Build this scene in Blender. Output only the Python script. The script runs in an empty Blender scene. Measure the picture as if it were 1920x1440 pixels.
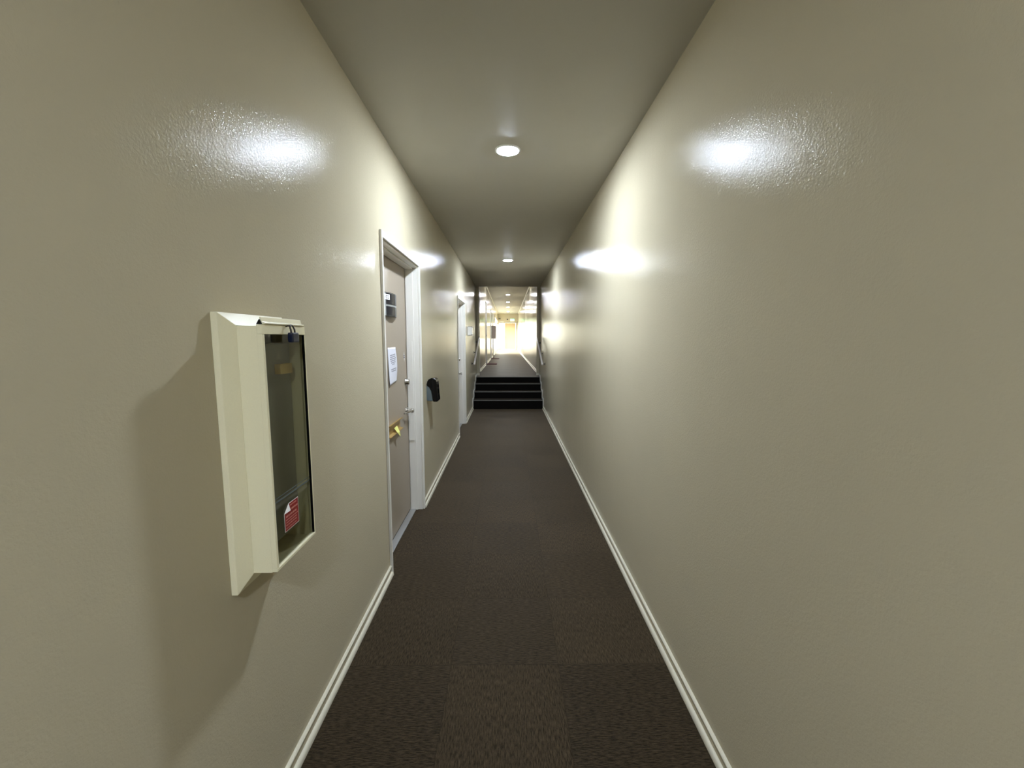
import bpy, bmesh, math
from mathutils import Vector, Matrix
PI = math.pi
S = bpy.context.scene
COL = S.collection

# ------------------------------------------------------------------ materials
def srgb(r, g, b):
    f = lambda c: (c/255/12.92) if c/255 <= .04045 else ((c/255+.055)/1.055)**2.4
    return (f(r), f(g), f(b), 1)

def new_mat(name):
    m = bpy.data.materials.new(name); m.use_nodes = True
    nt = m.node_tree
    return m, nt, nt.nodes['Principled BSDF']

def N(nt, typ, **kw):
    n = nt.nodes.new(typ)
    for k, v in kw.items():
        if k in n.inputs: n.inputs[k].default_value = v
        else: setattr(n, k, v)
    return n

def coords(nt, scale=(1, 1, 1)):
    tc = nt.nodes.new('ShaderNodeTexCoord')
    mp = N(nt, 'ShaderNodeMapping'); mp.inputs['Scale'].default_value = scale
    nt.links.new(tc.outputs['Object'], mp.inputs['Vector'])
    return mp.outputs['Vector']

def simple(name, col, rough=.5, metal=0, bump=0, bscale=200, spec=.5, coat=0):
    m, nt, b = new_mat(name)
    b.inputs['Base Color'].default_value = (*col[:3], 1)
    b.inputs['Roughness'].default_value = rough
    b.inputs['Metallic'].default_value = metal
    b.inputs['Specular IOR Level'].default_value = spec
    b.inputs['Coat Weight'].default_value = coat
    v = coords(nt)
    n = N(nt, 'ShaderNodeTexNoise', Scale=bscale, Detail=2.0)
    nt.links.new(v, n.inputs['Vector'])
    # slight tonal variation so nothing is perfectly flat
    hs = N(nt, 'ShaderNodeMixRGB', blend_type='MULTIPLY'); hs.inputs[0].default_value = .06
    hs.inputs[1].default_value = (*col[:3], 1)
    nt.links.new(n.outputs['Fac'], hs.inputs[2]); nt.links.new(hs.outputs[0], b.inputs['Base Color'])
    if bump:
        bp = N(nt, 'ShaderNodeBump', Strength=bump, Distance=.001)
        nt.links.new(n.outputs['Fac'], bp.inputs['Height']); nt.links.new(bp.outputs[0], b.inputs['Normal'])
    return m

def wall_paint(name, col, rough=.27, bump=.25, spec=.5, fine=330, dist=.0006):
    m, nt, b = new_mat(name)
    v = coords(nt)
    n1 = N(nt, 'ShaderNodeTexNoise', Scale=fine, Detail=3.0, Roughness=.6)
    n2 = N(nt, 'ShaderNodeTexNoise', Scale=7.0, Detail=3.0)
    n3 = N(nt, 'ShaderNodeTexNoise', Scale=1.7, Detail=3.0)
    for n in (n1, n3): nt.links.new(v, n.inputs['Vector'])
    nt.links.new(coords(nt, (1, 1, .12)), n2.inputs['Vector'])   # long vertical roller marks
    ramp = N(nt, 'ShaderNodeMapRange'); ramp.inputs['To Min'].default_value = .95; ramp.inputs['To Max'].default_value = 1.05
    nt.links.new(n3.outputs['Fac'], ramp.inputs['Value'])
    mx = N(nt, 'ShaderNodeVectorMath', operation='SCALE'); mx.inputs[0].default_value = col[:3]
    nt.links.new(ramp.outputs[0], mx.inputs['Scale']); nt.links.new(mx.outputs[0], b.inputs['Base Color'])
    b.inputs['Roughness'].default_value = rough
    b.inputs['Specular IOR Level'].default_value = spec
    bp = N(nt, 'ShaderNodeBump', Strength=bump, Distance=dist)
    nt.links.new(n1.outputs['Fac'], bp.inputs['Height'])
    bp2 = N(nt, 'ShaderNodeBump', Strength=.5, Distance=.0022)
    nt.links.new(n2.outputs['Fac'], bp2.inputs['Height']); nt.links.new(bp.outputs[0], bp2.inputs['Normal'])
    nt.links.new(bp2.outputs[0], b.inputs['Normal'])
    return m

def carpet_mat():
    """half-metre loop-pile tiles, quarter turned one against the next"""
    m, nt, b = new_mat('carpet_tiles'); L = nt.links
    tc = nt.nodes.new('ShaderNodeTexCoord')
    sep = N(nt, 'ShaderNodeSeparateXYZ'); L.new(tc.outputs['Object'], sep.inputs[0])
    def math_(op, a, bb=None):
        n = N(nt, 'ShaderNodeMath', operation=op)
        for i, q in enumerate((a, bb)):
            if q is None: continue
            if isinstance(q, (int, float)): n.inputs[i].default_value = q
            else: L.new(q, n.inputs[i])
        return n.outputs[0]
    x = math_('DIVIDE', math_('ADD', sep.outputs['X'], .266+5), .5)
    y = math_('DIVIDE', math_('ADD', sep.outputs['Y'], -.289+10), .5)
    ix = math_('FLOOR', x); iy = math_('FLOOR', y)
    par = math_('MODULO', math_('ADD', ix, iy), 2.0)          # 0 / 1 : direction of the pile
    def stretched(sx, sy, sc=1.0, det=3.0):
        mp = N(nt, 'ShaderNodeMapping'); mp.inputs['Scale'].default_value = (sx, sy, 60)
        L.new(tc.outputs['Object'], mp.inputs['Vector'])
        n = N(nt, 'ShaderNodeTexNoise', Scale=sc, Detail=det, Roughness=.65); L.new(mp.outputs[0], n.inputs['Vector'])
        return n.outputs['Fac']
    a = stretched(230, 34); c = stretched(34, 230)
    mix = N(nt, 'ShaderNodeMix', data_type='FLOAT'); L.new(par, mix.inputs[0]); L.new(a, mix.inputs[2]); L.new(c, mix.inputs[3])
    fib = mix.outputs[0]
    fine = N(nt, 'ShaderNodeTexNoise', Scale=420.0, Detail=2.0); L.new(tc.outputs['Object'], fine.inputs['Vector'])
    big = N(nt, 'ShaderNodeTexNoise', Scale=2.3, Detail=3.0); L.new(tc.outputs['Object'], big.inputs['Vector'])
    cmb = N(nt, 'ShaderNodeCombineXYZ'); L.new(ix, cmb.inputs[0]); L.new(iy, cmb.inputs[1])
    wn = N(nt, 'ShaderNodeTexWhiteNoise'); L.new(cmb.outputs[0], wn.inputs['Vector'])
    # value = fibre contrast + tile tone + direction tone
    val = math_('ADD', math_('MULTIPLY', math_('SUBTRACT', fib, .5), 4.4), 1.0)
    val = math_('ADD', val, math_('MULTIPLY', math_('SUBTRACT', fine.outputs['Fac'], .5), 1.1))
    val = math_('ADD', val, math_('MULTIPLY', math_('SUBTRACT', big.outputs['Fac'], .5), .35))
    val = math_('ADD', val, math_('MULTIPLY', math_('SUBTRACT', wn.outputs['Value'], .5), .18))
    val = math_('SUBTRACT', val, math_('MULTIPLY', par, .13))
    fx = math_('FRACT', x); fy = math_('FRACT', y)
    ex = math_('MINIMUM', fx, math_('SUBTRACT', 1.0, fx)); ey = math_('MINIMUM', fy, math_('SUBTRACT', 1.0, fy))
    seam = math_('LESS_THAN', math_('MINIMUM', ex, ey), .006)
    val = math_('MULTIPLY', val, math_('SUBTRACT', 1.0, math_('MULTIPLY', seam, .22)))
    val = math_('MAXIMUM', val, .25)
    col = N(nt, 'ShaderNodeVectorMath', operation='SCALE'); col.inputs[0].default_value = CARPET
    L.new(val, col.inputs['Scale']); L.new(col.outputs[0], b.inputs['Base Color'])
    b.inputs['Roughness'].default_value = .5; b.inputs['Specular IOR Level'].default_value = .035; b.inputs['Specular Tint'].default_value = (.95, .80, .62, 1)
    b.inputs['Sheen Weight'].default_value = .26; b.inputs['Sheen Roughness'].default_value = .45; b.inputs['Sheen Tint'].default_value = (.75, .62, .48, 1)
    bp = N(nt, 'ShaderNodeBump', Strength=.5, Distance=.003); L.new(fib, bp.inputs['Height']); L.new(bp.outputs[0], b.inputs['Normal'])
    return m

def emit(name, col, s):
    m, nt, b = new_mat(name)
    b.inputs['Base Color'].default_value = (*col, 1)
    b.inputs['Emission Color'].default_value = (*col, 1); b.inputs['Emission Strength'].default_value = s
    return m

def pane(name, tint, gloss=.08, rough=.03):
    m = bpy.data.materials.new(name); m.use_nodes = True; nt = m.node_tree; nt.nodes.clear()
    out = nt.nodes.new('ShaderNodeOutputMaterial')
    tr = nt.nodes.new('ShaderNodeBsdfTransparent'); tr.inputs[0].default_value = (*tint, 1)
    gl = nt.nodes.new('ShaderNodeBsdfGlossy'); gl.inputs['Roughness'].default_value = rough
    fr = nt.nodes.new('ShaderNodeFresnel'); fr.inputs[0].default_value = 1.5
    mx = nt.nodes.new('ShaderNodeMixShader')
    ge = nt.nodes.new('ShaderNodeNewGeometry'); inv = N(nt, 'ShaderNodeMath', operation='SUBTRACT'); inv.inputs[0].default_value = 1
    nt.links.new(ge.outputs['Backfacing'], inv.inputs[1]); mu = N(nt, 'ShaderNodeMath', operation='MULTIPLY')
    nt.links.new(inv.outputs[0], mu.inputs[0]); nt.links.new(fr.outputs[0], mu.inputs[1])
    nt.links.new(mu.outputs[0], mx.inputs[0]); nt.links.new(tr.outputs[0], mx.inputs[1]); nt.links.new(gl.outputs[0], mx.inputs[2])
    nt.links.new(mx.outputs[0], out.inputs[0])
    return m

CARPET = (.037, .0262, .0145)
M = {}
M['wall'] = wall_paint('gloss_beige_wall', (.50, .446, .322), rough=.13, bump=1.0, spec=.03, fine=140, dist=.0009)
M['ceiling'] = wall_paint('satin_ceiling', (.50, .48, .42), rough=.5, bump=.3, spec=.2)
M['upper_wall'] = M['wall']
M['base'] = simple('skirting_cream', (.66, .62, .49), .35, bump=.1)
M['casing'] = simple('grey_white_enamel', (.77, .745, .685), .3, bump=.1)
M['leaf'] = simple('taupe_door_laminate', (.36, .30, .225), .42, bump=.12, bscale=60)
M['carpet'] = carpet_mat()
M['tread'] = simple('tread_carpet', (.045, .036, .026), .9, bump=.6, bscale=380, spec=.1)
M['riser'] = simple('black_riser', (.006, .0052, .0045), .9, bump=.2, spec=.04)
M['nosing'] = simple('nosing_grey', (.105, .10, .088), .6)
M['alu'] = simple('dull_aluminium', (.40, .40, .385), .4, metal=.5, bump=.1)
M['steel'] = simple('satin_steel', (.62, .6, .57), .22, metal=1)
M['darkmetal'] = simple('dark_bracket', (.06, .05, .045), .35, metal=.6)
M['cream'] = simple('cream_enamel', (.88, .82, .58), .25, bump=.25, bscale=240, spec=.3)
M['smoked'] = pane('smoked_glass', (.68, .68, .63))
M['glass'] = pane('clear_glass', (.95, .97, .96))
M['inner'] = simple('cabinet_inner', (.50, .49, .38), .6)
M['inner_dark'] = simple('cabinet_inner_grey', (.50, .51, .43), .5)
M['yellow'] = simple('yellow_tag', (.95, .68, .22), .5)
M['black'] = simple('gloss_black', (.003, .003, .003), .1, spec=.25)
M['greyplastic'] = simple('blue_grey_plastic', (.10, .125, .13), .4)
M['lock'] = simple('navy_lock_body', (.006, .010, .032), .3)
M['red'] = simple('red_label', (.27, .012, .009), .4)
M['pink'] = simple('label_print', (.55, .22, .18), .5)
M['whitep'] = simple('white_label', (.75, .74, .72), .5)
M['paper'] = simple('white_paper', (.74, .74, .80), .7, bump=.1)
M['ink'] = simple('grey_ink', (.22, .22, .26), .7)
M['brass'] = simple('brass_lacquer', (.50, .33, .11), .38, metal=.35)
M['note'] = simple('yellow_note', (.78, .76, .22), .6)
M['signblack'] = simple('sign_black', (.02, .02, .024), .22)
M['signsilver'] = simple('sign_silver', (.42, .44, .43), .3, metal=.4)
M['rail'] = simple('pale_rail_enamel', (.62, .57, .52), .25)
M['mat'] = simple('maroon_doormat', (.07, .02, .022), .95, bump=.6)
M['tan'] = simple('tan_door', (.62, .46, .27), .5)
M['trim'] = simple('cream_trim', (.80, .74, .55), .4)
M['lampring'] = simple('lamp_ring_white', (.8, .8, .8), .4)
M['lens'] = emit('lamp_lens', (.76, .86, 1.0), 450)
M['lens_back'] = emit('lamp_lens_back', (.76, .86, 1.0), 640)
M['lens_far'] = emit('lamp_lens_far', (.90, .94, 1.0), 330)
M['green'] = emit('green_sign', (.22, .75, .36), 1.1)
M['outside'] = simple('darkened_paving', (.16, .15, .13), .8)  # kept dark so less daylight bounces up to the ceiling

# ------------------------------------------------------------------ mesh helpers
def bx(bm, x0, x1, y0, y1, z0, z1):
    vs = [bm.verts.new(p) for p in ((x0,y0,z0),(x1,y0,z0),(x1,y1,z0),(x0,y1,z0),(x0,y0,z1),(x1,y0,z1),(x1,y1,z1),(x0,y1,z1))]
    for f in ((0,3,2,1),(4,5,6,7),(0,1,5,4),(1,2,6,5),(2,3,7,6),(3,0,4,7)):
        bm.faces.new([vs[i] for i in f])

def prism(bm, poly, axis, a, b):
    """extrude a 2-D outline along an axis ('x','y' or 'z')"""
    def P(p, t):
        return {'x': (t, p[0], p[1]), 'y': (p[0], t, p[1]), 'z': (p[0], p[1], t)}[axis]
    A = [bm.verts.new(P(p, a)) for p in poly]; B = [bm.verts.new(P(p, b)) for p in poly]
    n = len(poly)
    bm.faces.new(A); bm.faces.new(B[::-1])
    for i in range(n): bm.faces.new([A[i], B[i], B[(i+1) % n], A[(i+1) % n]])
    bmesh.ops.recalc_face_normals(bm, faces=bm.faces)

def tube(bm, pts, r, seg=14, cap=True):
    pts = [Vector(p) for p in pts]; rings = []
    rs = r if isinstance(r, (list, tuple)) else [r]*len(pts)
    up = None
    for i, p in enumerate(pts):
        d = (pts[min(i+1, len(pts)-1)]-pts[max(i-1, 0)]).normalized()
        if up is None:
            up = Vector((0, 0, 1)) if abs(d.z) < .9 else Vector((1, 0, 0))
        s = d.cross(up).normalized(); up = s.cross(d).normalized()
        rings.append([bm.verts.new(p+(s*math.cos(2*PI*k/seg)+up*math.sin(2*PI*k/seg))*rs[i]) for k in range(seg)])
    for a, b in zip(rings, rings[1:]):
        for k in range(seg): bm.faces.new([a[k], a[(k+1) % seg], b[(k+1) % seg], b[k]])
    if cap: bm.faces.new(rings[0][::-1]); bm.faces.new(rings[-1])
    bmesh.ops.recalc_face_normals(bm, faces=bm.faces)

def lathe(bm, prof, c, axis='z', seg=40):
    """prof: (radius, height) pairs around an axis through c"""
    rings = []
    for r, h in prof:
        ring = []
        for k in range(seg):
            a = 2*PI*k/seg; u, v = r*math.cos(a), r*math.sin(a)
            p = {'z': (u, v, h), 'x': (h, u, v), 'y': (u, h, v)}[axis]
            ring.append(bm.verts.new(Vector(p)+Vector(c)))
        rings.append(ring)
    for a, b in zip(rings, rings[1:]):
        for k in range(seg): bm.faces.new([a[k], a[(k+1) % seg], b[(k+1) % seg], b[k]])
    bm.faces.new(rings[0][::-1]); bm.faces.new(rings[-1])
    bmesh.ops.recalc_face_normals(bm, faces=bm.faces)

def obj(name, bm, mat, parent=None, bevel=0, smooth=False, seg=2, loc=None):
    me = bpy.data.meshes.new(name); bm.to_mesh(me); bm.free()
    if smooth:
        for p in me.polygons: p.use_smooth = True
    o = bpy.data.objects.new(name, me); COL.objects.link(o)
    me.materials.append(mat)
    if loc is not None:
        me.transform(Matrix.Translation(-Vector(loc))); o.location = loc
    if parent is not None:
        o.parent = parent
        w = Vector(parent.location); q = parent.parent
        while q: w += Vector(q.location); q = q.parent
        o.location = Vector(o.location)-w
    if bevel:
        md = o.modifiers.new('bevel', 'BEVEL'); md.width = bevel; md.segments = seg; md.limit_method = 'ANGLE'; md.angle_limit = math.radians(40)
    return o

def boxo(name, dims, mat, parent=None, bevel=0, loc=None):
    bm = bmesh.new(); bx(bm, *dims); return obj(name, bm, mat, parent, bevel, loc=loc)

def empty(name, loc):
    o = bpy.data.objects.new(name, None); COL.objects.link(o); o.location = loc; o.empty_display_size = .1
    return o

def tag(o, label=None, cat=None, group=None, kind=None):
    if label: o['label'] = label
    if cat: o['category'] = cat
    if group: o['group'] = group
    if kind: o['kind'] = kind
    return o

def struct(o, label=None, cat=None): return tag(o, label, cat, kind='structure')

# ------------------------------------------------------------------ dimensions
W = .76                 # half width of the corridor
CL = 2.745              # lower ceiling
UF = .615               # upper floor
UC = UF+2.725           # upper ceiling
YB = -3.2               # wall behind the camera
YJ = 10.15              # opening above the stairs
YE = 34.8               # far wall
D1 = (2.562, 3.585, 0.0); D2 = (6.33, 7.33, 0.0)
UD = [(10.42, 11.22), (14.15, 15.05), (18.15, 19.05), (20.9, 21.75)]
GL = (24.6, 34.2)       # glazed bay on the left near the end
DH = 2.115
GH = 2.15

# walls (left, with door recesses)
bm = bmesh.new()
T = 1.02
def seg_(y0, y1, z0, z1, x=W, t=T): bx(bm, -t, -x, y0, y1, z0, z1)
cuts = [(a, b, 0, DH) for a, b, _ in (D1, D2)]
y = YB
for a, b, z0, z1 in cuts:
    seg_(y, a, 0, CL+.12); seg_(a, b, z1, CL+.12); bx(bm, -T, -.92, a, b, 0, z1); y = b
seg_(y, YJ, 0, UC+.1)
for a, b in UD:
    seg_(y if y > YJ else YJ, a, 0, UC+.1); seg_(a, b, UF+2.17, UC+.1); bx(bm, -T, -.90, a, b, 0, UF+2.17); y = b
seg_(y, GL[0], 0, UC+.1); seg_(GL[0], GL[1], UF+GH, UC+.1); seg_(GL[0], GL[1], 0, UF-.001); seg_(GL[1], YE, 0, UC+.1)
struct(obj('wall_left', bm, M['wall']), 'glossy beige corridor wall on the left with recessed doorways', 'wall')
bm = bmesh.new()
bx(bm, W, T, YB, YE, 0, UC+.1)
struct(obj('wall_right', bm, M['wall']), 'plain glossy beige corridor wall on the right', 'wall')
struct(boxo('wall_back', (-T, T, YB-.2, YB, 0, CL+.12), M['wall']), 'beige wall closing the corridor behind the viewer', 'wall')
bm = bmesh.new(); bx(bm, -T, T, YE, YE+.2, UF+2.2, UC+.1); bx(bm, .66, T, YE, YE+.2, UF, UF+2.2)
bx(bm, -T, -W, YE, YE+.2, UF, UF+2.2); bx(bm, -T, T, YE, YE+.2, 0, UF-.001)
struct(obj('wall_end', bm, M['wall']), 'end wall at the far end of the corridor around the door', 'wall')

# ceilings
struct(boxo('ceiling', (-W, W, YB, YJ, CL, CL+.12), M['ceiling']), 'smooth beige ceiling of the near corridor', 'ceiling')
struct(boxo('ceiling', (-W, W, YJ+.12, YE, UC, UC+.1), M['ceiling']), 'higher ceiling over the corridor beyond the steps', 'ceiling')
# opening: two nibs and the header
bm = bmesh.new()
bx(bm, -W, -.70, YJ, YJ+.12, UF, CL+.02); bx(bm, .695, W, YJ, YJ+.12, UF, CL+.02); bx(bm, -W, W, YJ, YJ+.12, CL+.02, UC+.1)
struct(obj('wall_front', bm, M['wall'], bevel=.006), 'narrow beige nibs and header framing the opening over the steps', 'wall')
bm = bmesh.new(); bx(bm, -W, W, 31.3, 31.45, UF+2.13, UC)
struct(obj('trim_5', bm, M['wall']), 'dropped beige bulkhead across the far ceiling', 'bulkhead')

# floors
bm = bmesh.new(); bx(bm, -.92, .80, YB, 9.76, -.15, 0)
struct(obj('floor', bm, M['carpet']), 'dark brown carpet tiles laid quarter turned in the near corridor', 'floor')
bm = bmesh.new(); bx(bm, -.92, .80, 9.762, YE+.3, -.15, UF)
struct(obj('floor', bm, M['carpet']), 'grey brown carpet of the raised corridor beyond the steps', 'floor')

# stairs: three treads + the last riser in front of the upper floor
st = empty('stairs', (0, 8.86, 0)); struct(st, 'short flight of dark carpeted steps with black risers', 'stairs')
zs = [.19, .338, .484, UF]; ys = [8.86, 9.16, 9.46, 9.745]
for i in range(4):
    z0 = 0 if i == 0 else zs[i-1]
    boxo('riser', (-.748, .748, ys[i], ys[i]+.015, z0, zs[i]-.012), M['riser'], st)
    if i < 3:
        boxo('tread', (-.748, .748, ys[i]+.016, ys[i+1]-.001, 0 if i == 0 else z0-.02, zs[i]-.001), M['tread'], st)
    bm = bmesh.new(); bx(bm, -.748, .748, ys[i]-.016, ys[i]+.035, zs[i]-.012, zs[i]+.003)
    obj('nosing', bm, M['nosing'], st, bevel=.004)
# zig-zag stair skirting on both walls
for n, s in ((1, -1), (2, 1)):
    poly = [(8.845, 0)]
    for i in range(4): poly += [(ys[i]-.022, zs[i]+.042), ((ys[i+1] if i < 3 else YJ+.0)-.022, zs[i]+.042)]
    low = [(YJ-.022, UF+.001)] + [(9.72, UF-.06), (8.88, 0)]
    top = poly; poly = top+low
    bm = bmesh.new(); prism(bm, poly, 'x', s*.7485, s*.7598)
    struct(obj('trim_%d' % n, bm, M['casing']), 'white stepped skirting following the stairs on the %s wall' % ('left' if s < 0 else 'right'), 'trim')

# baseboards: flat face with bright top ledge and a rounded shoe
def baseboard(name, s, runs, z=0, label=''):
    bm = bmesh.new()
    r = .014
    prof = [(0, 0), (.009+r, 0)] + [(.009+r*math.cos(a), r*1.35*math.sin(a)+.004) for a in [i*PI/2/6 for i in range(7)]] + [(.009, .024), (.009, .051), (.013, .053), (.013, .058), (.009, .062), (0, .063)]
    for a, b in runs: prism(bm, [(s*(W-u), z+v) for u, v in prof], 'y', a, b)
    o = obj(name, bm, M['base']); o.data.materials.append(M['wall'])
    for p in o.data.polygons:                       # flat face coloured darker, so the cream bead and shoe look lit
        c = p.center.z-z
        if .016 < c < .054 and abs(p.normal.x) > .9: p.material_index = 1
    return struct(o, label, 'baseboard')
baseboard('baseboard_left', -1, [(YB, D1[0]-.022), (D1[1]+.03, D2[0]-.022), (D2[1]+.03, 8.84)], 0, 'cream skirting board along the foot of the left wall')
baseboard('baseboard_right', 1, [(YB, 8.84)], 0, 'cream skirting board along the foot of the right wall')
up = [(YJ+.121, UD[0][0]-.03)]+[(UD[i][1]+.03, UD[i+1][0]-.03) for i in range(3)]+[(UD[3][1]+.03, GL[0])]
baseboard('baseboard_left', -1, up, UF, 'cream skirting in short lengths between the far left doors')
baseboard('baseboard_right', 1, [(YJ+.121, YE-.01)], UF, 'long cream skirting of the raised corridor on the right')
bm = bmesh.new(); bx(bm, .69, W, YJ-.012, YJ-.0005, UF, UF+.06); bx(bm, -W, -.695, YJ-.012, YJ-.0005, UF, UF+.06)
struct(obj('baseboard_front', bm, M['base']), 'two tiny skirting pieces at the foot of the opening nibs', 'baseboard')

# thin crack line mouldings where wall meets ceiling in the upper corridor
for n, s in ((3, -1), (4, 1)):
    bm = bmesh.new(); prism(bm, [(s*W, UC), (s*(W-.02), UC), (s*W, UC-.02)], 'y', YJ+.121, 31.3)
    struct(obj('trim_%d' % n, bm, M['trim']), 'thin cove strip under the raised ceiling on the %s' % ('left' if s < 0 else 'right'), 'trim')

# ------------------------------------------------------------------ doors
def lever_set(par, y, zb, xf, bolt_z, lev_z):
    bm = bmesh.new(); lathe(bm, [(.030, 0), (.030, .007), (.027, .010), (.025, .030), (.020, .035), (.007, .036)], (xf, y, bolt_z), 'x', 28)
    obj('deadbolt', bm, M['steel'], par, smooth=True)
    bm = bmesh.new(); lathe(bm, [(.030, 0), (.030, .007), (.024, .011), (.011, .014), (.0115, .038), (.019, .043), (.0195, .062), (.014, .066)], (xf, y, lev_z), 'x', 28)
    tube(bm, [(xf+.052, y-.005, lev_z), (xf+.053, y-.03, lev_z+.002), (xf+.046, y-.07, lev_z+.002), (xf+.030, y-.12, lev_z+.001), (xf+.020, y-.145, lev_z)], [.012, .010, .008, .007, .006], 14)
    obj('lever_handle', bm, M['steel'], par, smooth=True)

def corridor_door(name, y0, y1, label, z0=0):
    d = empty(name, (-.80, (y0+y1)/2, z0)); struct(d, label, 'door')
    h = z0+DH; j = .013
    bm = bmesh.new()
    for a, b in ((y0-.022, y0), (y1, y1+.03)): bx(bm, -W, -W+.016, a, b, z0, h+.04)
    bx(bm, -W, -W+.016, y0, y1, h, h+.04)
    obj('architrave', bm, M['casing'], d, bevel=.003)
    # lining with a rebate step
    bm = bmesh.new()
    e = .0008
    bx(bm, -.90, -.7605, y0+e, y0+j, z0, h-e); bx(bm, -.90, -.7605, y1-j, y1-e, z0, h-e); bx(bm, -.90, -.7605, y0+j, y1-j, h-j, h-e)
    bx(bm, -.868+.006, -.80, y0+j, y0+j+.007, z0, h-j); bx(bm, -.868+.006, -.80, y1-j-.007, y1-j, z0, h-j); bx(bm, -.868+.006, -.80, y0+j, y1-j, h-j-.012, h-j)
    obj('door_lining', bm, M['casing'], d, bevel=.002)
    lf = boxo('door_leaf', (-.91, -.868, y0+j+.004, y1-j-.004, z0+.012, h-j-.004), M['leaf'], d, bevel=.0015)
    lever_set(lf, y1-j-.07, z0, -.868, z0+1.15, z0+.905)
    bm = bmesh.new(); bx(bm, -.868, -.818, y0+j, y1-j, z0, z0+.008)
    obj('threshold', bm, M['alu'], d, bevel=.002)
    # long strike plate with screws on the far lining
    bm = bmesh.new(); bx(bm, -.865+.004, -.815, y1-j-.0142, y1-j-.0072, z0+.63, z0+1.49)
    sp = obj('strike_plate', bm, M['casing'], d)
    bm = bmesh.new()
    for z in (.66, .82, 1.02, 1.13, 1.30, 1.46): lathe(bm, [(.004, -.0012), (.003, 0)], (-.826, y1-j-.0094, z0+z), 'y', 10)
    obj('screws', bm, M['steel'], sp)
    return d, lf
d1, leaf1 = corridor_door('door_1', D1[0], D1[1], 'near taupe door in a grey white frame on the left wall')
d2, leaf2 = corridor_door('door_2', D2[0], D2[1], 'second door in a grey white frame, just before the steps')
# indicator sticker on door 1: two dark bars between pale wedges
bm = bmesh.new(); yy, zz, xx = 3.485, 1.363, -.8675
prism(bm, [(yy-.012, zz+.012), (yy+.012, zz+.012), (yy+.0, zz+.042)], 'x', xx, xx+.001)
prism(bm, [(yy-.012, zz-.012), (yy, zz-.042), (yy+.012, zz-.012)], 'x', xx, xx+.001)
bx(bm, xx, xx+.001, yy-.012, yy+.012, zz-.003, zz+.003)
sk = obj('sticker', bm, M['whitep'], leaf1)
bm = bmesh.new(); bx(bm, xx, xx+.0012, yy-.022, yy+.022, zz+.004, zz+.011); bx(bm, xx, xx+.0012, yy-.022, yy+.022, zz-.011, zz-.004)
obj('bars', bm, M['ink'], sk)

# far left doors
names = ['door_3', 'door_4', 'door_5', 'door_6']
labs = ['door recessed in the left wall directly after the opening', 'second recessed door on the left beyond the steps, nearer doormat in front',
        'third recessed door on the left beyond the steps, farther doormat in front', 'last recessed door on the left before the bright glazing']
for nme, (a, b), lb in zip(names, UD, labs):
    d = empty(nme, (-.80, (a+b)/2, UF)); struct(d, lb, 'door')
    h = UF+2.17
    bm = bmesh.new(); e = .0008
    bx(bm, -.86, -.752, a+e, a+.03, UF, h-e); bx(bm, -.86, -.752, b-.03, b-e, UF, h-e); bx(bm, -.86, -.752, a+.03, b-.03, h-.03, h-e)
    obj('door_frame', bm, M['casing'], d, bevel=.003)
    lf = boxo('door_leaf', (-.88, -.845, a+.034, b-.034, UF+.012, h-.034), M['leaf'], d)
    bm = bmesh.new(); lathe(bm, [(.025, 0), (.012, .01), (.012, .04), (.024, .05), (.018, .07)], (-.845, b-.09, UF+1.0), 'x', 16)
    obj('door_knob', bm, M['steel'], lf, smooth=True)

# end door and sidelight
d = empty('door_7', (.17, YE, UF)); struct(d, 'tan door closing the far end of the corridor', 'door')
bm = bmesh.new(); bx(bm, -.33, -.28, YE-.03, YE+.1, UF, UF+2.2); bx(bm, .64, .70, YE-.03, YE+.1, UF, UF+2.2); bx(bm, -.28, .64, YE-.03, YE+.1, UF+2.16, UF+2.2)
obj('door_frame', bm, M['trim'], d)
lf = boxo('door_leaf', (-.275, .635, YE, YE+.05, UF+.01, UF+2.155), M['tan'], d)
bm = bmesh.new(); lathe(bm, [(.03, 0), (.012, -.01), (.012, -.04), (.028, -.05), (.02, -.07)], (-.2, YE, UF+1.0), 'y', 16)
obj('door_knob', bm, M['steel'], lf, smooth=True)
w = empty('window_1', (-.54, YE, UF)); struct(w, 'bright glazed sidelight left of the far tan door', 'window')
bm = bmesh.new(); bx(bm, -W, -.72, YE, YE+.06, UF, UF+2.2); bx(bm, -.36, -.33, YE, YE+.06, UF, UF+2.2); bx(bm, -.72, -.36, YE, YE+.06, UF, UF+.08); bx(bm, -.72, -.36, YE, YE+.06, UF+2.14, UF+2.2)
obj('window_frame', bm, M['casing'], w)
boxo('pane', (-.72, -.36, YE+.025, YE+.032, UF+.08, UF+2.14), M['glass'], w)
w = empty('window_2', (-.9, 29.4, UF)); struct(w, 'wide floor-length glazing flooding the far left side with daylight', 'window')
bm = bmesh.new(); ysn = [GL[0]+i*(GL[1]-GL[0])/6 for i in range(7)]
for yv in ysn: bx(bm, -.93, -.87, max(GL[0], yv-.025), min(GL[1], yv+.025), UF, UF+GH)
for a, b in zip(ysn, ysn[1:]):
    bx(bm, -.93, -.87, a+.025, b-.025, UF, UF+.05); bx(bm, -.93, -.87, a+.025, b-.025, UF+GH-.05, UF+GH)
obj('window_frame', bm, M['casing'], w)
for a, b in zip(ysn, ysn[1:]): boxo('pane', (-.903, -.897, a+.025, b-.025, UF+.05, UF+GH-.05), M['glass'], w)
struct(boxo('ground', (-220, -T-.005, -120, 260, UF-.3, UF-.12), M['outside']), 'paving added outside the far glazing, wide and dark to cut upward light', 'ground')  # added ground, stretched far out to block sky light from below

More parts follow.
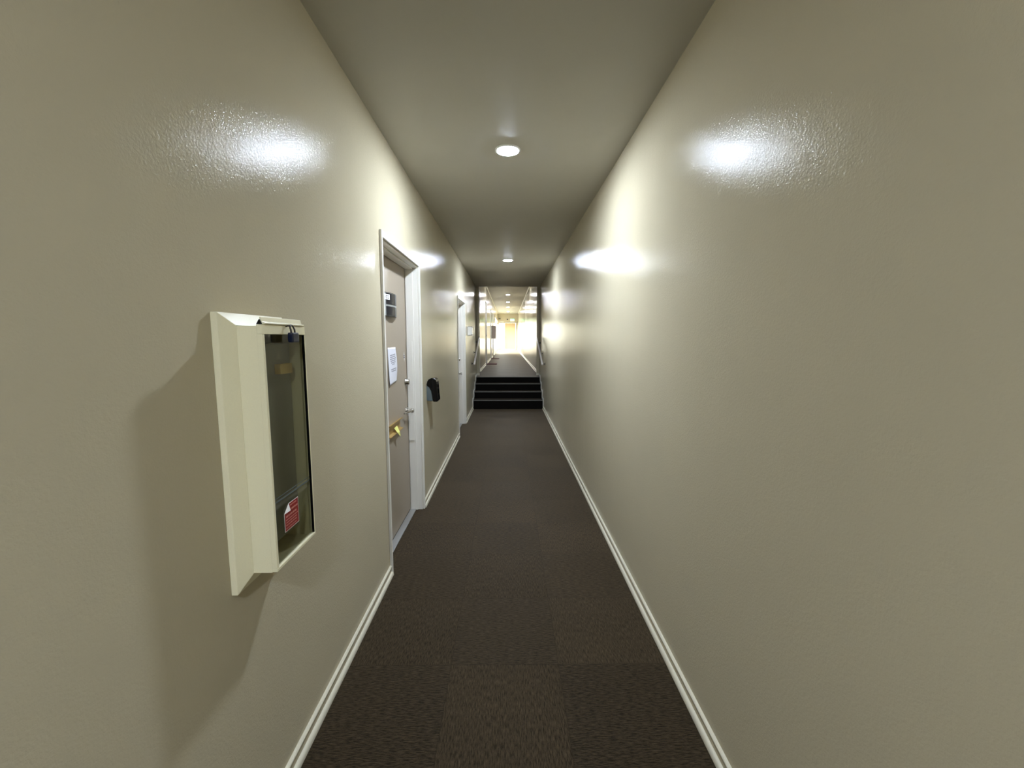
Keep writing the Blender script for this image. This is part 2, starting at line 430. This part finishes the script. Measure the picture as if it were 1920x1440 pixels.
# ------------------------------------------------------------------ lamps
def downlight(y, z, label, group, far=False, x=0, lens=None):
    t = empty('downlight', (x, y, z)); tag(t, label, 'ceiling light', group)
    bm = bmesh.new(); lathe(bm, [(.084, -.0005), (.084, -.004), (.078, -.009), (.071, -.009), (.070, -.004)], (x, y, z), 'z', 48)
    obj('trim_ring', bm, M['lampring'], t, smooth=False)
    bm = bmesh.new(); lathe(bm, [(.0695, -.004), (.068, -.0095), (.055, -.0115), (.035, -.0125), (.012, -.013)], (x, y, z), 'z', 48)
    obj('lens', bm, M[lens or ('lens_far' if far else 'lens')], t, smooth=True)
g1, g2 = 'round downlights along the near ceiling', 'round downlights along the raised ceiling'
downlight(-1.35, CL, 'round glowing downlight in the ceiling behind the viewer', g1, lens='lens_back')
downlight(2.88, CL, 'largest round glowing downlight, in the near ceiling above the first door', g1)
downlight(6.74, CL, 'smaller round downlight in the near ceiling, closest to the opening', g1)
downlight(14.3, UC, 'far downlight half hidden by the header of the opening', g2, True)
downlight(17.75, UC, 'topmost full lamp dot seen through the opening', g2, True)
downlight(21.3, UC, 'second lamp dot from the top seen through the opening', g2, True)
downlight(24.8, UC, 'third lamp dot from the top seen through the opening', g2, True)
downlight(28.7, UC, 'lowest, farthest lamp dot just above the bulkhead', g2, True)

# ------------------------------------------------------------------ cabinet on the left wall
c = empty('wall_cabinet', (-W, 1.235, .812)); tag(c, 'cream metal wall cabinet with a smoked glass door, padlocked, on the left wall', 'cabinet', None)
def flange(bm, Y0, Y1, Z0, Z1, y0, y1, z0, z1, xo, xi, xw):
    O = [(Y0, Z0), (Y1, Z0), (Y1, Z1), (Y0, Z1)]; I = [(y0, z0), (y1, z0), (y1, z1), (y0, z1)]
    a = [bm.verts.new((xw, *p)) for p in O]; b = [bm.verts.new((xo, *p)) for p in O]; cc = [bm.verts.new((xi, *p)) for p in I]; dd = [bm.verts.new((xw, *p)) for p in I]
    for i in range(4):
        k = (i+1) % 4
        bm.faces.new([a[i], a[k], b[k], b[i]]); bm.faces.new([b[i], b[k], cc[k], cc[i]]); bm.faces.new([cc[i], cc[k], dd[k], dd[i]]); bm.faces.new([dd[i], dd[k], a[k], a[i]])
    bmesh.ops.recalc_face_normals(bm, faces=bm.faces)
bm = bmesh.new(); flange(bm, 1.08, 1.39, .812, 1.583, 1.12, 1.35, .854, 1.549, -.743, -.720, -W)
obj('surround', bm, M['cream'], c, bevel=.0015)
bm = bmesh.new(); cy0, cy1, cz0, cz1 = 1.1205, 1.3495, .8545, 1.5485
bx(bm, -W, -.668, cy0, cy0+.004, cz0, cz1); bx(bm, -W, -.668, cy1-.004, cy1, cz0, cz1)
bx(bm, -W, -.668, cy0+.004, cy1-.004, cz0, cz0+.004); bx(bm, -W, -.668, cy0+.004, cy1-.004, cz1-.004, cz1)
body = obj('cabinet_body', bm, M['cream'], c)
boxo('back_panel', (-W, -.7555, cy0+.004, cy1-.004, cz0+.004, cz1-.004), M['inner'], body)
# contents: grey shelf-like panel with pale yellow tags, faint behind the pane
boxo('inner_panel', (-.755, -.70, 1.20, 1.3445, .90, 1.50), M['inner_dark'], body, bevel=.004)
boxo('tag', (-.699, -.680, 1.250, 1.315, 1.408, 1.438), M['yellow'], body)
boxo('tag', (-.70, -.694, 1.140, 1.152, 1.08, 1.12), M['yellow'], body)
bm = bmesh.new(); dy0, dy1, dz0, dz1 = 1.118, 1.352, .857, 1.552
fw = .0105
for q in ((dy0, dy1, dz1-.026, dz1), (dy0, dy1, dz0, dz0+.010), (dy0, dy0+fw, dz0+.010, dz1-.026), (dy1-.006, dy1, dz0+.010, dz1-.026)):
    bx(bm, -.6675, -.652, *q)
dr = obj('cabinet_door', bm, M['cream'], c, bevel=.0015)
boxo('glass_pane', (-.6625, -.6595, dy0+fw, dy1-.006, dz0+.010, dz1-.026), M['smoked'], dr)
bm = bmesh.new(); bx(bm, -.6594, -.6585, dy0+fw, dy1-.007, 1.048, 1.052); bx(bm, -.6594, -.6585, dy0+fw, dy1-.007, 1.060, 1.0615)
obj('pane_joint', bm, M['greyplastic'], dr)
boxo('gasket', (-.659, -.6525, dy1-.0095, dy1-.0061, dz0+.011, dz1-.027), M['black'], dr)
# folded hinge cap above the door rail
bm = bmesh.new(); prism(bm, [(-.668, 1.5525), (-.650, 1.5525), (-.6485, 1.5555), (-.650, 1.558), (-.656, 1.559), (-.660, 1.5725), (-.6625, 1.5725), (-.6625, 1.560), (-.668, 1.558)], 'y', 1.127, 1.342)
cap = obj('hinge_cap', bm, M['cream'], c, bevel=.0008)
bm = bmesh.new(); prism(bm, [(-.669, 1.553), (-.655, 1.553), (-.661, 1.566)], 'y', 1.1215, 1.1265)
obj('cap_notch', bm, M['black'], cap)
# red notice sticker on the pane, top corner peeling
s0, s1, z0, z1 = 1.180, 1.262, .944, 1.024; xs = -.6585
stk = empty('warning_sticker', (xs, 1.22, .944)); tag(stk, 'red sticker with white border and a peeled corner on the smoked glass', 'sticker')
bm = bmesh.new(); prism(bm, [(s0, z0), (s1, z0), (s1, z1), (s0+.026, z1), (s0, z1-.024)], 'x', xs, xs+.0004)
obj('border', bm, M['whitep'], stk)
bm = bmesh.new(); b_ = .002; prism(bm, [(s0+b_, z0+b_), (s1-b_, z0+b_), (s1-b_, z1-b_), (s0+.028, z1-b_), (s0+b_, z1-.026)], 'x', xs+.0004, xs+.0007)
obj('red_field', bm, M['red'], stk)
bm = bmesh.new()
rows = [(.071, .034, .074, .006), (.058, .018, .076, .009), (.044, .008, .074, .009), (.034, .006, .076, .005), (.026, .008, .074, .005), (.018, .006, .070, .005), (.009, .005, .072, .004)]
for (zz, a, b, hh) in rows:
    p = a; k = 0
    while p < b-.004:
        wd = min([.011, .007, .014, .009][k % 4], b-p); bx(bm, xs+.0007, xs+.0009, s0+p, s0+p+wd, z0+zz-hh*.32, z0+zz+hh*.32); p += wd+.0022; k += 1
obj('printed_lines', bm, M['pink'], stk)
bm = bmesh.new(); vs = [bm.verts.new(p) for p in ((xs+.0006, s0, z1-.024), (xs+.0006, s0+.026, z1), (xs+.009, s0+.019, z1-.019))]; v2 = [bm.verts.new((v.co.x+.0004, v.co.y, v.co.z)) for v in vs]
bm.faces.new(vs); bm.faces.new(v2[::-1])
for i in range(3): bm.faces.new([vs[i], vs[(i+1) % 3], v2[(i+1) % 3], v2[i]])
bmesh.ops.recalc_face_normals(bm, faces=bm.faces)
obj('peeled_corner', bm, M['whitep'], stk)

# padlock hanging from the door rail
pl = empty('padlock', (-.632, 1.245, 1.50)); tag(pl, 'small navy blue padlock hanging on the glass door of the wall cabinet', 'padlock')
bm = bmesh.new(); bx(bm, -.643, -.626, 1.226, 1.262, 1.503, 1.532)
lb = obj('lock_body', bm, M['lock'], pl, bevel=.004, seg=3)
bm = bmesh.new(); arc = [(-.6345, 1.2335, 1.531), (-.6355, 1.2335, 1.541)]+[(-.6365-.003*math.sin(a), 1.244-.0105*math.cos(a), 1.543+.0105*math.sin(a)) for a in [PI*i/10 for i in range(11)]]+[(-.6355, 1.2545, 1.541), (-.6345, 1.2545, 1.531)]
tube(bm, arc, .0024, 12)
obj('shackle', bm, M['darkmetal'], pl, smooth=True)
bm = bmesh.new(); tube(bm, [(-.652, 1.238, 1.5495), (-.645, 1.238, 1.5515), (-.638, 1.238, 1.5495)], .002, 10)
obj('hasp_staple', bm, M['darkmetal'], dr, smooth=True)

# ------------------------------------------------------------------ black dispenser
dp = empty('wall_dispenser', (-W, 3.905, .925)); tag(dp, 'glossy black and grey dispenser mounted on the left wall between the doors', 'dispenser')
cov = [(-.76,1.08),(-.752,1.117),(-.738,1.137),(-.715,1.148),(-.69,1.148),(-.672,1.137),(-.663,1.112),(-.659,1.06),(-.656,1.0),(-.651,.955),(-.652,.935),(-.662,.926),(-.70,.926),(-.706,.95),(-.709,.985),(-.717,1.03),(-.735,1.062)]
bm = bmesh.new(); prism(bm, cov, 'y', 3.85, 3.965); obj('cover', bm, M['black'], dp, bevel=.007, seg=4, smooth=False)
bm = bmesh.new(); prism(bm, [(-.76,1.076),(-.737,1.059),(-.719,1.028),(-.711,.985),(-.708,.95),(-.704,.934),(-.752,.934),(-.76,.945)], 'y', 3.853, 3.962)
obj('housing', bm, M['greyplastic'], dp, bevel=.002)
boxo('nozzle', (-.74, -.715, 3.895, 3.92, .926, .935), M['black'], dp)

# ------------------------------------------------------------------ things on door 1
XL = -.868
# curved name sign
sg = empty('door_sign', (XL, 3.17, 1.684)); tag(sg, 'curved black sign in a silver holder near the top of the first door', 'sign')
ya, yb, za, zb = 2.955, 3.262, 1.672, 1.838
def bow(y, amp=.030): t = (y-ya)/(yb-ya); return XL+.004+amp*4*t*(1-t)
def curved(y0, y1, z0, z1, off, th=.0015, n=14, f=bow):
    bm = bmesh.new(); pts = [y0+(y1-y0)*i/n for i in range(n+1)]
    poly = [(f(y)+off, y) for y in pts]+[(f(y)+off-th, y) for y in pts[::-1]]
    prism(bm, poly, 'z', z0, z1); return bm
obj('holder', curved(ya, yb, za+.003, zb-.003, 0, .003), M['signsilver'], sg)
for z in (za, zb-.003):
    bm = bmesh.new()
    pts = [ya+(yb-ya)*i/14 for i in range(15)]
    prism(bm, [(bow(y)+.001, y) for y in pts]+[(XL+.0005, yb), (XL+.0005, ya)], 'z', z, z+.003)
    obj('end_cap', bm, M['black'], sg)
obj('panel', curved(ya+.020, yb-.055, za+.083, zb-.005, .0012), M['signblack'], sg)
obj('panel', curved(ya+.020, yb-.055, za+.005, za+.070, .0012), M['signblack'], sg)
obj('number_plate', curved(ya+.006, ya+.065, zb-.050, zb-.012, .0022), M['whitep'], sg)
def text_mesh(name, body, size, mat, parent, fn, y0, z0):
    cu = bpy.data.curves.new(name, 'FONT'); cu.body = body; cu.size = size; cu.extrude = .0; cu.resolution_u = 3
    t = bpy.data.objects.new(name, cu); COL.objects.link(t)
    dg = bpy.context.evaluated_depsgraph_get(); me = bpy.data.meshes.new_from_object(t.evaluated_get(dg))
    bpy.data.objects.remove(t)
    for v in me.vertices: v.co = Vector((fn(y0+v.co.x), y0+v.co.x, z0+v.co.y))
    bm = bmesh.new(); bm.from_mesh(me); return obj(name, bm, mat, parent)
text_mesh('numeral', '02', .036, M['signblack'], sg, lambda y: bow(y)+.0026, ya+.016, zb-.044)

# paper notice, taped at its top, curling
nt_ = empty('paper_notice', (XL, 3.17, 1.166)); tag(nt_, 'white printed paper notice taped to the first door', 'paper notice')
py0, py1, pz0, pz1 = 3.012, 3.218, 1.172, 1.448
def curl(y, z):
    t = (pz1-z)/(pz1-pz0); u = (y-py0)/(py1-py0)
    return XL+.0015+.009*math.sin(PI*min(1, t*1.05))*u**1.3+.006*t*t*(1-u)+.004*t
bm = bmesh.new(); n, m_ = 14, 18; g = []
for i in range(n+1):
    row = []
    for j in range(m_+1):
        yv = py0+(py1-py0)*i/n; zv = pz0+(pz1-pz0)*j/m_
        zz = zv+(.012*(i/n))*(1-j/m_); row.append(bm.verts.new((curl(yv, zv), yv, zz)))
    g.append(row)
for i in range(n):
    for j in range(m_): bm.faces.new([g[i][j], g[i+1][j], g[i+1][j+1], g[i][j+1]])
sh = obj('sheet', bm, M['paper'], nt_, smooth=True)
sd = sh.modifiers.new('thick', 'SOLIDIFY'); sd.thickness = .0003
def line(z, a, b, hh=.0042):
    p = py0+a; k = 0
    while p < py0+b:
        wd = [.017, .009, .022, .012, .015][k % 5]; q = min(p+wd, py0+b)
        zl = z+(p-py0)*.06
        vv = [bm.verts.new((curl(yv, zv)+.0007, yv, zv)) for yv, zv in ((p, zl-hh/2), (q, zl-hh/2), (q, zl+hh/2), (p, zl+hh/2))]
        bm.faces.new(vv); p = q+.003; k += 1
for block in (((1.386, .045, .175), (1.372, .048, .172), (1.358, .043, .180), (1.344, .055, .170), (1.330, .066, .165), (1.317, .088, .140)), ((1.281, .055, .175), (1.267, .060, .170))):
    bm = bmesh.new()
    for z, a, b in block: line(z, a, b, .007)
    obj('printed_text', bm, M['ink'], nt_)

# open brass mail slot frame
ms = empty('mail_slot', (XL, 3.2, .80)); tag(ms, 'brass mail slot with angled lips low on the first door', 'mail slot')
a_, b_ = 2.93, 3.29
boxo('back_plate', (XL, XL+.003, a_, b_, .806, .880), M['brass'], ms)
bm = bmesh.new(); prism(bm, [(XL+.003, .880), (XL+.003, .874), (XL+.026, .884), (XL+.026, .890)], 'y', a_, b_); obj('top_lip', bm, M['brass'], ms, bevel=.0008)
bm = bmesh.new(); prism(bm, [(XL+.003, .812), (XL+.003, .806), (XL+.027, .798), (XL+.027, .804)], 'y', a_, b_); obj('bottom_lip', bm, M['brass'], ms, bevel=.0008)
bm = bmesh.new()
P = [(XL+.010, 3.085, .842), (XL+.012, 3.160, .848), (XL+.034, 3.150, .803), (XL+.034, 3.090, .806), (XL+.038, 3.158, .762)]
v = [bm.verts.new(p) for p in P]
bm.faces.new([v[0], v[1], v[2], v[3]]); bm.faces.new([v[3], v[2], v[4]])
nn = obj('sticky_note', bm, M['note']); tag(nn, 'small folded yellow note sticking out of the brass mail slot', 'note')
sd = nn.modifiers.new('thick', 'SOLIDIFY'); sd.thickness = .0006

# ------------------------------------------------------------------ small wall fitting after the second door
bm = bmesh.new(); prism(bm, [(-W, 1.574), (-.70, 1.578), (-.672, 1.588), (-.668, 1.65), (-.672, 1.715), (-.70, 1.727), (-W, 1.731)], 'y', 7.86, 8.10)
wb = empty('wall_fitting', (-W, 7.98, 1.574)); tag(wb, 'small pale box-like fitting on the left wall just past the second door', 'wall fitting')
obj('housing', bm, M['casing'], wb, bevel=.006)
for zz in (1.568, 1.7315): boxo('edge_strip', (-.7598, -.667, 7.855, 8.105, zz, zz+.0055), M['alu'], wb)

# ------------------------------------------------------------------ handrails at the steps
def handrail(s, ya, za, yb, zb, label):
    t = empty('handrail', (s*W, ya, za)); tag(t, label, 'handrail', 'handrails beside the steps')
    x = s*.69
    bm = bmesh.new(); tube(bm, [(x, ya, za), (x, ya+.01, za+.004), (x, yb-.01, zb-.004), (x, yb, zb)], [.017, .021, .021, .017], 18)
    obj('rail', bm, M['rail'], t, smooth=True)
    for f in (.12, .5, .9):
        yv, zv = ya+(yb-ya)*f, za+(zb-za)*f
        bm = bmesh.new(); tube(bm, [(x, yv, zv-.015), (x, yv, zv-.045), (x+s*.02, yv, zv-.06), (s*(W-.004), yv, zv-.06)], .008, 10)
        lathe(bm, [(.028, 0), (.028, -.005*s), (.02, -.008*s)], (s*(W-.0002), yv, zv-.06), 'x', 20)
        obj('bracket', bm, M['darkmetal'], t, smooth=False)
handrail(-1, 8.50, .985, 10.02, 1.55, 'pale handrail on the left wall rising with the steps')
handrail(1, 8.34, .99, 9.88, 1.525, 'pale handrail on the right wall rising with the steps')

# ------------------------------------------------------------------ beyond the steps
for (yv, lb) in ((14.65, 'thin dark maroon doormat, nearer of the two on the raised floor'), (18.55, 'thin dark maroon doormat, farther of the two on the raised floor')):
    o = boxo('doormat', (-.745, -.39, yv-.3, yv+.3, UF+.0005, UF+.014), M['mat'], bevel=.004, loc=(-.57, yv, UF)); tag(o, lb, 'doormat', 'doormats before the far left doors')
fc = empty('wall_box', (-W, 21.1, 1.50)); tag(fc, 'boxy beige cabinet, coloured pinkish for shade, projecting from the far left wall beside the glare', 'wall cabinet')
boxo('cabinet_body', (-W, -.60, 20.0, 20.55, 1.50, 2.12), simple('beige_in_shade', (.50, .42, .38), .4), fc, bevel=.008)  # beige cabinet, its pinkish shade put into the colour
boxo('cabinet_door', (-.5995, -.58, 20.01, 20.54, 1.51, 2.11), simple('beige_in_shade_door', (.54, .46, .41), .35), fc, bevel=.004)
# green sign under the bulkhead
es = empty('exit_sign', (.32, 31.25, 2.79)); tag(es, 'green lit exit sign on the far bulkhead', 'exit sign')
boxo('sign_housing', (.16, .48, 31.24, 31.299, 2.78, 2.97), M['casing'], es, bevel=.004)
boxo('lit_face', (.17, .47, 31.232, 31.239, 2.79, 2.96), M['green'], es)
o = empty('ceiling_sensor', (-.04, 31.27, 2.90)); tag(o, 'small dark round sensor at the middle of the far bulkhead', 'sensor')
bm = bmesh.new(); lathe(bm, [(.05, 31.299), (.05, 31.27), (.03, 31.25), (.01, 31.245)], (-.04, 0, 2.92), 'y', 20); obj('sensor_housing', bm, M['darkmetal'], o)
o = empty('security_camera', (-.6, 31.27, 2.9)); tag(o, 'small dark bracket camera at the left of the far bulkhead', 'camera')
bm = bmesh.new(); bx(bm, -.70, -.54, 31.1, 31.2, 2.93, 2.99); obj('camera_body', bm, M['darkmetal'], o, bevel=.01)
bm = bmesh.new(); tube(bm, [(-.62, 31.2, 2.96), (-.62, 31.299, 2.99)], .015); obj('camera_arm', bm, M['darkmetal'], o)

# ------------------------------------------------------------------ daylight
wd = bpy.data.worlds.new('world'); S.world = wd; wd.use_nodes = True
nt = wd.node_tree; bg = nt.nodes['Background']
sky = nt.nodes.new('ShaderNodeTexSky'); sky.sky_type = 'NISHITA'; sky.sun_disc = False; sky.sun_elevation = math.radians(50); sky.sun_rotation = math.radians(-90)
mx = nt.nodes.new('ShaderNodeMixRGB'); mx.inputs[0].default_value = .93; mx.inputs[2].default_value = (1.0, .95, .80, 1)
nt.links.new(sky.outputs[0], mx.inputs[1]); nt.links.new(mx.outputs[0], bg.inputs[0]); bg.inputs[1].default_value = 8.5

# ------------------------------------------------------------------ camera
cam = bpy.data.cameras.new('camera'); co = bpy.data.objects.new('camera', cam); COL.objects.link(co)
F = 780.0
cam.sensor_fit = 'HORIZONTAL'; cam.sensor_width = 36; cam.lens = 36*F/1920; cam.clip_start = .02; cam.clip_end = 200
co.location = (0, 0, 1.515)
pitch = math.atan(85.5/F); yaw = math.radians(.5476)
co.rotation_euler = (PI/2-pitch, 0, -yaw)
S.camera = co

vs_ = S.view_settings
vs_.view_transform = 'Standard'; vs_.look = 'None'; vs_.exposure = 1.35; vs_.gamma = 1.0; vs_.use_curve_mapping = False
S.cycles.use_denoising = True
S.cycles.max_bounces = 10; S.cycles.diffuse_bounces = 6; S.cycles.glossy_bounces = 6; S.cycles.transparent_max_bounces = 12
S.cycles.sample_clamp_indirect = 12
